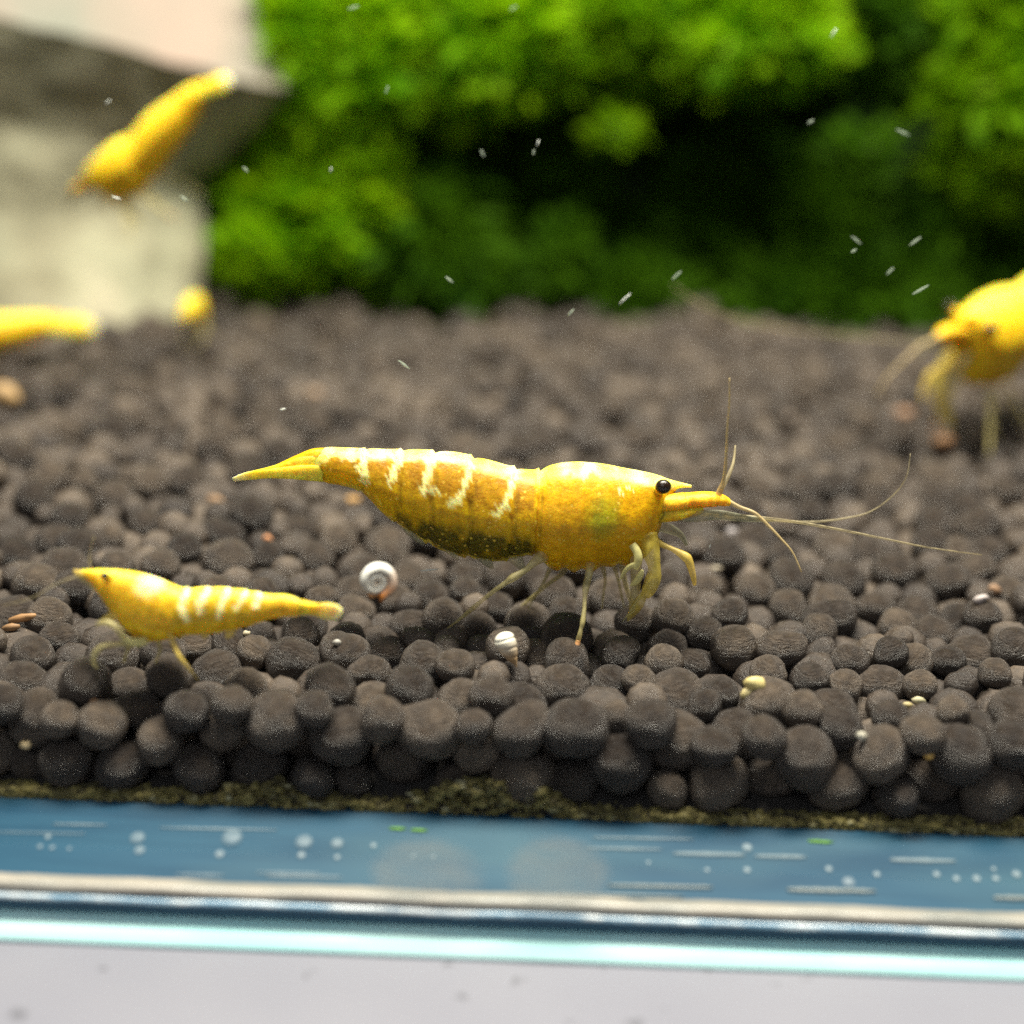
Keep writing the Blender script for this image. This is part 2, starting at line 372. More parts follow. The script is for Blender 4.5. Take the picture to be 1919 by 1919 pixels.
# brown detritus and fines against the glass
md = mat('detritus', (0.08, 0.065, 0.025), 0.8)
n = N(md, 'ShaderNodeNewGeometry'); r = ramp(md, n.outputs['Random Per Island'], [(0, (0.06, 0.05, 0.018)), (0.6, (0.16, 0.135, 0.035)), (0.95, (0.26, 0.22, 0.08)), (1, (0.35, 0.33, 0.2))]); L(md, r.outputs[0], md.node_tree.nodes['Principled BSDF'].inputs['Base Color'])
VV, FF, off = [], [], 0; Vc, Fc = ICO1; rg = random.Random(3)
for k in range(6000):
    x = rg.uniform(-3.6, 3.6); lump = max(0, noise.noise(Vector((x * 1.6, 1.7, 0)))) * 0.30
    y = rg.uniform(0.006, 0.11); z = rg.uniform(0, 1) ** 1.3 * (0.04 + lump)
    s = rg.uniform(0.006, 0.022)
    vs = Vc * np.array((s * rg.uniform(.8, 1.8), min(s, y - 0.003), s * rg.uniform(.5, 1))) * (1 + 0.25 * np.random.randn(len(Vc), 1))
    vs[:, 1] = np.clip(vs[:, 1], -(y - 0.002), None)
    VV.append(vs + np.array((x, y, max(z, 0.008)))); FF.append(Fc + off); off += len(vs)
o = link('detritus', fastmesh('detritus', np.vstack(VV), np.vstack(FF)), md); tag(o, 'fine olive brown detritus packed along the foot of the front glass', 'detritus', kind='stuff')

# ------------------------------------------------------------------ stone
mr = mat('pale_stone', (0.3, 0.28, 0.2), 0.8)
n = noise_tex(mr, 0.55, 6, 0.6); r = ramp(mr, n.outputs[0], [(0.3, (0.19, 0.175, 0.12)), (0.45, (0.26, 0.245, 0.175)), (0.6, (0.35, 0.35, 0.26)), (0.72, (0.42, 0.38, 0.30))])
n2 = noise_tex(mr, 0.9, 4, stretch=(1, 0.25, 0.3)); r2 = ramp(mr, n2.outputs[0], [(0.35, (0.75, 0.78, 0.72)), (0.65, (1.15, 1.1, 1.0))])
mx = N(mr, 'ShaderNodeMix', data_type='RGBA', blend_type='MULTIPLY'); mx.inputs[0].default_value = 1
L(mr, r.outputs[0], mx.inputs[6]); L(mr, r2.outputs[0], mx.inputs[7]); L(mr, mx.outputs[2], mr.node_tree.nodes['Principled BSDF'].inputs['Base Color'])
nb = noise_tex(mr, 2.5, 8, 0.6); bump(mr, nb.outputs[0], 0.5, 0.15)
cols = [  # px columns, each a vertical profile of (px, py, Y), from above down to the soil
    [(-420, -420, 9.4), (-420, -30, 7.0), (-420, 230, 7.2), (-420, 400, 7.25), (-420, 620, 6.8)],
    [(0, -330, 9.3), (0, 38, 7.0), (0, 235, 7.3), (0, 400, 7.3), (0, 640, 6.8)],
    [(250, -300, 9.6), (250, 98, 7.35), (240, 270, 7.75), (230, 390, 7.75), (220, 620, 7.3)],
    [(575, -280, 10.0), (552, 174, 7.9), (470, 258, 8.35), (385, 345, 8.5), (372, 590, 8.1)],
    [(655, -260, 11.8), (610, 155, 11.6), (480, 240, 11.8), (400, 350, 11.8), (390, 560, 11.8)]]
grid_pts = [[P(*q) for q in c] for c in cols]
V, F = [], []; ku, kv = 14, 14
A = np.array([[tuple(p) for p in c] for c in grid_pts])
nu, nv = (A.shape[0] - 1) * ku, (A.shape[1] - 1) * kv
for i in range(nu + 1):
    a = min(i // ku, A.shape[0] - 2); s = i / ku - a
    for j in range(nv + 1):
        b_ = min(j // kv, A.shape[1] - 2); t = j / kv - b_
        p = Vector((A[a, b_] * (1 - s) + A[a + 1, b_] * s) * (1 - t) + Vector((A[a, b_ + 1] * (1 - s) + A[a + 1, b_ + 1] * s)) * t) if False else \
            Vector(((A[a, b_] * (1 - s) + A[a + 1, b_] * s) * (1 - t) + (A[a, b_ + 1] * (1 - s) + A[a + 1, b_ + 1] * s) * t).tolist())
        nn = noise.noise_vector(p * 0.9) * 0.06 + noise.noise_vector(p * 3) * 0.04
        V.append(p + nn)
for i in range(nu):
    for j in range(nv): a = i * (nv + 1) + j; F.append((a, a + 1, a + nv + 2, a + nv + 1))
# close the back with a sheet a few cm behind
base = len(V)
for i in range(nu + 1):
    for j in (0, nv):
        p = V[i * (nv + 1) + j].copy(); p.y = 12.1; V.append(p)
for i in range(nu):
    a = base + i * 2; F.append((a, a + 2, a + 3, a + 1))
    F.append((i * (nv + 1), (i + 1) * (nv + 1), a + 2, a)); F.append((i * (nv + 1) + nv, a + 1, a + 3, (i + 1) * (nv + 1) + nv))
F.append(tuple([j for j in range(nv + 1)] + [base + 1, base])); F.append(tuple([base + nu * 2, base + nu * 2 + 1] + [nu * (nv + 1) + j for j in range(nv, -1, -1)]))
mtop = mat('pinkish_stone', (0.5, 0.42, 0.36), 0.75)
n = noise_tex(mtop, 0.8, 5, stretch=(1, .4, .4)); r = ramp(mtop, n.outputs[0], [(0.35, (0.17, 0.175, 0.14)), (0.6, (0.27, 0.205, 0.165))]); L(mtop, r.outputs[0], mtop.node_tree.nodes['Principled BSDF'].inputs['Base Color'])
org = P(200, 600, 8.5); rock = link('stone', mesh('stone', [v - org for v in V], F), mr, loc=org)
tag(rock, 'large pale angular stone with a bright upper face beside the green moss', 'stone')
rock.data.materials.append(mtop)
for i in range(nu):
    for j in range(kv): rock.data.polygons[i * nv + j].material_index = 1
md_ = rock.modifiers.new('edge', 'EDGE_SPLIT'); md_.split_angle = math.radians(35)

# ------------------------------------------------------------------ moss
def moss_material(name, a, b):
    m = mat(name, a, 0.6); nt = m.node_tree; pb = nt.nodes['Principled BSDF']
    g = N(m, 'ShaderNodeNewGeometry'); n = noise_tex(m, 1.6, 3)
    pb.inputs['Specular IOR Level'].default_value = 0.12
    ad = N(m, 'ShaderNodeMath', operation='MULTIPLY_ADD'); L(m, g.outputs['Random Per Island'], ad.inputs[0]); ad.inputs[1].default_value = 0.45; L(m, n.outputs[0], ad.inputs[2])
    r = ramp(m, ad.outputs[0], [(0.35, a), (0.95, b)]); L(m, r.outputs[0], pb.inputs['Base Color'])
    tl = N(m, 'ShaderNodeBsdfTranslucent'); L(m, r.outputs[0], tl.inputs[0])
    ms = N(m, 'ShaderNodeMixShader'); ms.inputs[0].default_value = 0.6
    L(m, pb.outputs[0], ms.inputs[1]); L(m, tl.outputs[0], ms.inputs[2]); L(m, ms.outputs[0], nt.nodes['Material Output'].inputs[0]); return m
MM = [moss_material('bright_moss', (0.06, 0.30, 0.003), (0.36, 0.60, 0.004)), moss_material('painted_shade_moss', (0.015, 0.070, 0.004), (0.095, 0.225, 0.006)),  # second, darker copy carries the hollow's shade in its colour
      moss_material('olive_moss', (0.07, 0.24, 0.003), (0.28, 0.50, 0.004))]
mstem = mat('moss_stem', (0.05, 0.09, 0.01), 0.8)
def frond_template(nl=8):
    V, F = [], []
    for i in range(nl):
        t = i / nl; ll = 0.34 * (1 - 0.6 * t)
        for sd in (-1, 1):
            k = len(V); x = t; V += [(x, 0, 0.03), (x + ll * .45, sd * ll * .35 - .06 * sd, .06), (x + ll * .95, sd * ll * .95, -.04), (x + ll * .3, sd * ll * .75, .02)]; F.append((k, k + 1, k + 2, k + 3))
    k = len(V); V += [(0, -.02, 0), (1, 0, 0), (1.15, 0, .0), (0, .02, 0)]; F.append((k, k + 1, k + 2, k + 3))
    return np.array(V), np.array(F)
FV, FFq = frond_template()
def moss_clump(label, px, py, Y, rx, ry, rz, n, m, lmin=0.16, lmax=0.40, seed=0, group='moss clumps along the back', up=0.25, cat='moss'):
    rg = np.random.RandomState(seed + 100); c = P(px, py, Y); VV, FF = [], []; off = 0
    for k in range(n):
        d = rg.randn(3); d /= np.linalg.norm(d)
        if d[1] > 0.35: d[1] = -d[1]
        lump = 0.80 + 0.30 * noise.noise(Vector(d * 2.1) + Vector((seed, 0, 0)))+ 0.1 * rg.randn()
        p = d * lump * np.array((rx, ry, rz))
        ax = d * np.array((1, 1, 1)) + rg.randn(3) * 0.55 + np.array((0, 0, up)); ax /= np.linalg.norm(ax)
        s = np.cross(ax, rg.randn(3)); s /= np.linalg.norm(s); u = np.cross(ax, s)
        l = rg.uniform(lmin, lmax); vs = (FV[:, :1] * ax + FV[:, 1:2] * s + (FV[:, 2:] - 0.25 * FV[:, :1] ** 2) * u) * l + p
        VV.append(vs); FF.append(FFq + off); off += len(vs)
    root = link('moss', None, loc=c); tag(root, label, cat, group)
    o = link('leaves', fastmesh('leaves', np.vstack(VV), np.vstack(FF), False), m, root); tag(o, kind='stuff')
    # a dark tangled core of stems
    V = ICO2[0] * np.array((rx, ry, rz)) * 0.62
    V = np.array([v * (1 + 0.25 * noise.noise(Vector(v) * 1.5)) for v in V])
    link('stems', fastmesh('stems', V, ICO2[1]), mstem, root)
    return root
CL = [
 ('bright green moss clump rising beside the right end of the stone', 640, 90, 8.7, 0.75, 0.8, 1.15, 900, 0),
 ('bushy bright moss clump bulging low towards the soil beside the stone', 600, 400, 8.9, 0.95, 0.8, 0.95, 1000, 0),
 ('shade-coloured moss clump right of the low bulging one, ending at the soil', 790, 470, 9.0, 0.75, 0.7, 0.85, 700, 1),
 ('bright moss clump hanging at the top between stone side and middle', 900, 60, 8.9, 1.0, 0.8, 0.75, 900, 0),
 ('shade-coloured moss clump recessed behind the middle of the moss wall', 960, 330, 10.0, 1.1, 0.7, 1.2, 800, 1),
 ('olive green moss clump at the top just right of the middle', 1210, 30, 9.2, 1.0, 0.8, 0.6, 800, 2),
 ('bright ledge of moss at the top right overhanging the dark hollow', 1400, 50, 8.6, 0.75, 0.7, 0.50, 700, 0),
 ('shade-coloured moss clump at the top right behind the floating specks', 1640, 20, 9.8, 0.9, 0.8, 0.9, 700, 1),
 ('olive moss clump at the upper right edge above the yellow shrimp', 1890, 120, 9.0, 0.75, 0.8, 1.3, 900, 2),
 ('shade-coloured moss clump low at the right behind the yellow shrimp', 1840, 430, 9.6, 0.9, 0.6, 0.9, 500, 1),
 ('shade-coloured moss clump filling the hollow under the bright ledge', 1430, 420, 9.9, 1.5, 0.6, 0.9, 700, 1),
 ('low added fringe of shade-coloured moss along the soil in the middle of the back', 1120, 560, 9.1, 1.1, 0.45, 0.42, 420, 1),  # both fringes are put in to paint deep shade behind the soil
 ('low added fringe of shade-coloured moss along the soil at the right of the back', 1600, 570, 9.0, 1.3, 0.45, 0.42, 460, 1),
 ('shade-coloured moss filling the upper middle behind the ledge', 1330, 200, 10.6, 1.3, 0.5, 0.9, 700, 1),
]
for i, c in enumerate(CL):
    moss_clump(c[0], c[1], c[2], c[3], c[4], c[5], c[6], int(c[7] * 2.1), MM[c[8]], seed=i)
SP = [('small arched moss sprig lit bright above the main shrimp', 1150, 240, 8.7, 0.22, 0.4, 0.08, 34, 2),
      ('short moss sprig with a drooping tip in front of the right hollow', 1610, 275, 8.3, 0.32, 0.5, 0.12, 70, 1),
      ('pale broad green sprig standing on the soil in the middle', 1050, 490, 8.5, 0.24, 0.2, 0.40, 120, 1),
      ('dim little moss tuft in the dark hollow above the main shrimp', 1340, 300, 9.6, 0.25, 0.2, 0.35, 60, 1),
      ('tiny yellow green moss tuft on the low bulging clump', 465, 465, 8.0, 0.22, 0.18, 0.22, 70, 0)]
for i, c in enumerate(SP):
    moss_clump(c[0], c[1], c[2], c[3], c[4], c[5], c[6], c[7], MM[c[8]], 0.15, 0.3, seed=40 + i, group='moss sprigs in front of the moss wall')

# ------------------------------------------------------------------ shrimps
def shrimp_material(name, sss=0.6, rough=0.42):
    m = mat(name, (0.8, 0.5, 0.02), rough); b = m.node_tree.nodes['Principled BSDF']
    at = N(m, 'ShaderNodeVertexColor', layer_name='pigment')
    n = noise_tex(m, 22, 4, 0.7); r = ramp(m, n.outputs[0], [(0.32, (0.74, 0.70, 0.65)), (0.68, (1.2, 1.22, 1.28))])
    mx = N(m, 'ShaderNodeMix', data_type='RGBA', blend_type='MULTIPLY'); mx.inputs[0].default_value = 1
    L(m, at.outputs[0], mx.inputs[6]); L(m, r.outputs[0], mx.inputs[7])
    v = N(m, 'ShaderNodeTexVoronoi'); v.inputs['Scale'].default_value = 26; tc = N(m, 'ShaderNodeTexCoord'); L(m, tc.outputs['Object'], v.inputs['Vector'])
    rv = ramp(m, v.outputs['Distance'], [(0.14, (1, 1, 1)), (0.24, (0, 0, 0))])
    pn = noise_tex(m, 6, 2); rp = ramp(m, pn.outputs[0], [(0.44, (0, 0, 0)), (0.54, (0.9, 0.9, 0.9))])
    mm = N(m, 'ShaderNodeMath', operation='MULTIPLY'); L(m, rv.outputs[0], mm.inputs[0]); L(m, rp.outputs[0], mm.inputs[1])
    mx2 = N(m, 'ShaderNodeMix', data_type='RGBA'); L(m, mm.outputs[0], mx2.inputs[0]); L(m, mx.outputs[2], mx2.inputs[6]); mx2.inputs[7].default_value = (0.85, 0.62, 0.08, 1)
    L(m, mx2.outputs[2], b.inputs['Base Color'])
    b.inputs['Subsurface Weight'].default_value = sss; b.inputs['Subsurface Radius'].default_value = (1, 0.55, 0.05); b.inputs['Subsurface Scale'].default_value = 0.10
    bump(m, n.outputs[0], 0.5, 0.015); b.inputs['Specular IOR Level'].default_value = 0.3
    return m
def translucent(name, col, tr, rough=0.4):
    m = mat(name, col, rough); nt = m.node_tree; b = nt.nodes['Principled BSDF']
    t = N(m, 'ShaderNodeBsdfTransparent'); t.inputs[0].default_value = (1, 0.98, 0.9, 1)
    n = noise_tex(m, 18, 4); r = ramp(m, n.outputs[0], [(0.35, (min(tr * 1.35, 1),) * 3), (0.65, (tr * 0.6,) * 3)])
    ms = N(m, 'ShaderNodeMixShader'); L(m, r.outputs[0], ms.inputs[0]); L(m, b.outputs[0], ms.inputs[1]); L(m, t.outputs[0], ms.inputs[2])
    L(m, ms.outputs[0], nt.nodes['Material Output'].inputs[0]); return m
M_SH = shrimp_material('shrimp_shell')
M_LEG = translucent('leg_yellow', (0.78, 0.58, 0.12), 0.42)
M_LEGP = translucent('leg_pale', (0.62, 0.54, 0.24), 0.55)
M_LEG2 = translucent('mouth_leg_yellow', (0.78, 0.62, 0.09), 0.58)
M_LB = translucent('leg_base_yellow', (0.90, 0.62, 0.05), 0.15)
M_ANT = translucent('antenna_beige', (0.55, 0.42, 0.20), 0.35)
M_WISP = translucent('antenna_wisp', (0.45, 0.38, 0.22), 0.62)
M_CLAW = translucent('claw_white', (0.72, 0.66, 0.26), 0.35)
M_SCALE = translucent('antenna_scale', (0.30, 0.30, 0.20), 0.60)
M_ORG = translucent('foot_orange', (0.75, 0.38, 0.16), 0.25)
M_EYE = mat('eye_black', (0.02, 0.010, 0.004), 0.25)
YEL = np.array((0.80, 0.50, 0.015)); AMB = np.array((0.62, 0.35, 0.001)); ORA = np.array((0.74, 0.41, 0.001))
PALE = np.array((1.0, 0.84, 0.09)); CREAM = np.array((1.0, 0.95, 0.42)); BROOD = np.array((0.11, 0.092, 0.004)); OLV = np.array((0.42, 0.38, 0.01))
def nz(x, y, s, o=0.0): return noise.noise(Vector((x * s, y * s, o)))
def fbm(x, y, s, o=0.0): return nz(x, y, s, o) + 0.5 * nz(x, y, s * 2.1, o + 5) + 0.25 * nz(x, y, s * 4.3, o + 9)
def seg_dist(x, y, pl):
    best = 1e9
    for (x0, y0), (x1, y1) in zip(pl[:-1], pl[1:]):
        t = max(0, min(1, ((x - x0) * (x1 - x0) + (y - y0) * (y1 - y0)) / ((x1 - x0) ** 2 + (y1 - y0) ** 2)))
        best = min(best, math.hypot(x - x0 - t * (x1 - x0), y - y0 - t * (y1 - y0)))
    return best
BARS_MAIN = [([(684, 845), (680, 868), (688, 888)], 11), ([(752, 848), (745, 868), (735, 890)], 9), ([(812, 848), (803, 880), (797, 902), (815, 902)], 8),
             ([(884, 862), (875, 890), (862, 920), (848, 920)], 8), ([(962, 884), (958, 905), (945, 930), (932, 940)], 8)]
def lerp(a, b, t): t = max(0.0, min(1.0, t)); return a * (1 - t) + b * t
def pig_main(x, y, top, bot, v, bright=0.0):
    f = fbm(x, y, 1 / 22.0)
    c = lerp(AMB, ORA, (x - 900) / 120 + f * 0.4)
    if x < 1000: c = lerp(c, np.array((0.78, 0.49, 0.001)), 0.1 + 1.3 * f + (v - 0.30) * 3.0)
    if x < 1000 and v < 0.42: c = lerp(c, np.array((0.46, 0.225, 0.001)), 0.75 + f - max(0, v - 0.30) * 6)
    c = lerp(c, OLV, 1.25 - math.hypot((x - 1128) / 34, (y - 945) / 42) + 0.4 * f)
    c = lerp(c, np.array((0.55, 0.48, 0.03)), (x - 1180) / 60 * 0.5 if y > 985 else 0)
    # brood patch behind the flank
    edge = 928 + (x - 690) * 0.17
    if 690 < x < 1010 and y > edge:
        k = min(1, (y - edge) / 26) * min(1, (bot - y) / 16 + 0.15) * min(1, (x - 720) / 60) * min(1, (1010 - x) / 22)
        c = lerp(c, BROOD, k * (1.05 + 0.8 * f))
    for ja in JOINTS:
        if 0 <= x + (v - .5) * 12 - ja < 5 and v > 0.12: c = c * 0.72
    # creamy lower rim
    if x < 1010 and bot - y < 12 and x > 640: c = lerp(c, np.array((0.75, 0.6, 0.05)), 0.6 + f * 2)
    if 1020 < x < 1200 and bot - y < 14: c = lerp(c, np.array((0.9, 0.62, 0.05)), 0.5 + f * 2)
    # dorsal band
    th = 15 + 7 * f
    if x < 670: th = 16 + 10 * f + max(0, (640 - x) * 0.25)
    elif x < 1000: th = 13 + 6 * f
    elif x < 1180: th = 15 + 8 * f
    else: th = 17 + 3 * f
    k = (th - (y - top)) / 3.5
    if k > 0: c = lerp(c, lerp(PALE, CREAM, 0.4 + 1.2 * nz(x, y, 1 / 35, 3)), k)
    for pl, wd in BARS_MAIN:
        d = seg_dist(x, y, pl); k = (wd * (0.85 + 1.1 * nz(x, y, 1 / 7, 2) + 0.5 * nz(x, y, 1 / 16, 4)) - d) / 2.0
        if k > 0: c = lerp(c, np.array((1, 0.97, 0.36)), k)
    if x > 600 and y > 900 and x < 720:
        k = (nz(x, y, 1 / 6.0, 8) - 0.25) * 6
        if k > 0: c = lerp(c, PALE, k * 0.7)
    k = (6 - abs(y - (932 + 3 * nz(x, 0, .1)))) / 4
    if 1000 < x < 1085 and k > 0: c = lerp(c, np.array((0.95, 0.55, 0.02)), k * 0.6)
    if 1155 < x < 1185 and abs(y - 905) < 5 and nz(x, y, 1 / 4) > 0: c = CREAM
    if bright: c = lerp(c, YEL, bright)
    return c
def pig_yellow(x, y, top, bot, v):
    f = fbm(x, y, 1 / 30.0); c = lerp(np.array((0.82, 0.50, 0.008)), np.array((0.95, 0.66, 0.02)), 0.5 + f)
    return lerp(c, PALE, 1 - v * 4)
BARS_S = [([(352, 1104), (347, 1125), (356, 1146)], 8), ([(392, 1102), (380, 1120), (383, 1134)], 8), ([(430, 1100), (420, 1122), (417, 1142)], 7),
          ([(462, 1106), (452, 1125), (447, 1130)], 6), ([(487, 1112), (484, 1126)], 8)]
def pig_small(x, y, top, bot, v):
    f = fbm(x, y, 1 / 18.0); c = lerp(np.array((0.78, 0.46, 0.008)), np.array((0.92, 0.62, 0.02)), 0.4 + f)
    if x > 330: c = lerp(c, np.array((0.52, 0.36, 0.01)), 0.75 * (1 - abs(v - 0.45) * 2.2))
    c = lerp(c, PALE, 0.9 - v * 5)
    c = lerp(c, CREAM, 1.6 - math.hypot((x - 285) / 22, (y - 1090) / 14))
    for pl, wd in BARS_S:
        k = (wd - seg_dist(x, y, pl) + 3 * nz(x, y, .15)) / 3
        if k > 0: c = lerp(c, CREAM, k)
    return c

def body_mesh(st, Y, pig, org, n=9, m=72, joints=(), tilt=0.35):
    """st: stations (px, top py, bottom py, half width cm) along the animal; one continuous shell"""
    q = catmull([s for s in st], n); V, C, F = [], [], []
    jx = sorted(joints)
    for (px, t, b, hw) in q:
        pt, pb = P(px, t, Y), P(px, b, Y); c = (pt + pb) / 2; h = (pt - pb) / 2
        for j in range(m):
            a = 2 * math.pi * j / m; ca, sa = math.cos(a), math.sin(a)
            wd = hw * math.copysign(abs(sa) ** 0.85, sa) * (1.0 - 0.12 * ca if ca > 0 else 1.0 + 0.30 * ca)
            k = 1.0
            x = px + (1 - ca) * 6
            for ja in jx:
                d = x - ja
                if 0 <= d < 55: k = min(k, 1.0 - 0.07 * math.exp(-d / 9.0))
                if -7 < d < 0: k = k + 0.03 * (1 + d / 7)
            p = c + h * ca * k + Vector((0, -wd * k, 0))
            V.append(p - org)
            py = t + (b - t) * (1 - ca) / 2
            C.append(pig(px, py, t, b, (1 - ca) / 2))
    L_ = len(q)
    for i in range(L_ - 1):
        for j in range(m): F.append((i * m + j, i * m + (j + 1) % m, (i + 1) * m + (j + 1) % m, (i + 1) * m + j))
    for e, rev in ((0, True), (L_ - 1, False)):
        c = sum((V[e * m + j] for j in range(m)), Vector()) / m; k = len(V); V.append(c); C.append(C[e * m])
        for j in range(m):
            f = (e * m + j, e * m + (j + 1) % m, k); F.append(f if not rev else f[::-1])
    me = mesh('body', V, F); ca_ = me.color_attributes.new('pigment', 'FLOAT_COLOR', 'POINT')
    ca_.data.foreach_set('color', np.hstack([np.clip(np.array(C), 0, 1), np.ones((len(C), 1))]).ravel().astype(np.float32))
    return me
def tube_mesh(name, pts, Y, org, n=6, m=10, flat=1.0, pigc=None):
    """pts: (px, py, c, r px); c is the offset in cm away from the animal's middle plane (negative = nearer)"""
    q = catmull(pts, n); W = [P(a, b, Y + c) for a, b, c, r in q]; R = [max(r, 0.35) * depth(w) / FPX for w, (a, b, c, r) in zip(W, q)]
    V, F = [], []
    for i, w in enumerate(W):
        t = (W[min(i + 1, len(W) - 1)] - W[max(i - 1, 0)]).normalized()
        s = Vector((0, 1, 0)); s = (s - t * s.dot(t)); s = s.normalized() if s.length > .05 else Vector((1, 0, 0)); u = t.cross(s)
        for j in range(m):
            a = 2 * math.pi * j / m; V.append(w + u * math.cos(a) * R[i] + s * math.sin(a) * R[i] * flat - org)
    for i in range(len(W) - 1):
        for j in range(m): F.append((i * m + j, i * m + (j + 1) % m, (i + 1) * m + (j + 1) % m, (i + 1) * m + j))
    F.append(tuple(range(m))[::-1]); F.append(tuple((len(W) - 1) * m + j for j in range(m)))
    me = mesh(name, V, F)
    if pigc is not None:
        ca_ = me.color_attributes.new('pigment', 'FLOAT_COLOR', 'POINT'); cs = []
        for i in range(len(W)):
            for j in range(m): cs.append((*np.clip(pigc(q[i][0], q[i][1], math.cos(2 * math.pi * j / m)), 0, 1), 1.0))
        ca_.data.foreach_set('color', np.array(cs, np.float32).ravel())
    return me
def ellipsoid(name, px, py, Y, rx, ry, rc, org, base=ICO3, k=0):
    c = P(px, py, Y); s = depth(c) / FPX
    return fastmesh(name, base[0] * np.array((rx * s, rc * s, ry * s)) + np.array(c - org), base[1])

def solid_st(q):
    px, t, b, hw = q
    u = min(1, max(0, (px - 592) / 420)); arch = 4 * u * (1 - u)
    return (px, t - (10 * math.exp(-((px - 1010) / 45) ** 2)), (918 + 130 * u ** 0.8 if px < 1010 else b - 8), max(hw, 0.10 + 0.09 * u) if px < 1000 else hw)
MAIN_ST = [(592, 846, 890, 0.05), (612, 839, 904, 0.07), (640, 839.5, 909, 0.085), (672, 841, 918, 0.105), (695, 841, 936, 0.12), (720, 843, 962, 0.135), (760, 843, 992, 0.155), (810, 845, 1022, 0.175),
           (860, 850, 1040, 0.185), (910, 862, 1049, 0.19), (955, 875, 1048, 0.19), (990, 882, 1038, 0.19), (1012, 881, 1046, 0.195), (1028, 875, 1060, 0.205), (1045, 871, 1067, 0.21), (1058, 869, 1061, 0.215), (1076, 868, 1070, 0.215), (1090, 868, 1063, 0.215),
           (1108, 869, 1070, 0.21), (1126, 871, 1059, 0.21), (1146, 874, 1060, 0.2), (1160, 877, 1054, 0.195), (1176, 880, 1060, 0.185), (1195, 883, 1052, 0.17), (1220, 888, 1030, 0.14), (1238, 893, 985, 0.10), (1250, 897, 950, 0.05), (1268, 902, 918, 0.022), (1296, 909, 913, 0.006)]
JOINTS = [684, 752, 814, 886, 964, 1010]
def pale_top(x, y, ca): return lerp(np.array((0.85, 0.50, 0.02)), PALE, 0.5 + ca * 0.8 + 0.5 * nz(x, y, .08))
def tip_col(x, y, ca):
    c = lerp(np.array((0.90, 0.55, 0.02)), PALE, 0.65 + ca * 0.4 + 0.6 * nz(x, y, .07)); return lerp(np.array((0.75, 0.72, 0.5)), c, (x - 440) / 35)
def orange(x, y, ca): return lerp(np.array((0.78, 0.42, 0.01)), np.array((0.95, 0.62, 0.03)), 0.5 + 1.3 * nz(x, y, .12) + 0.3 * ca)

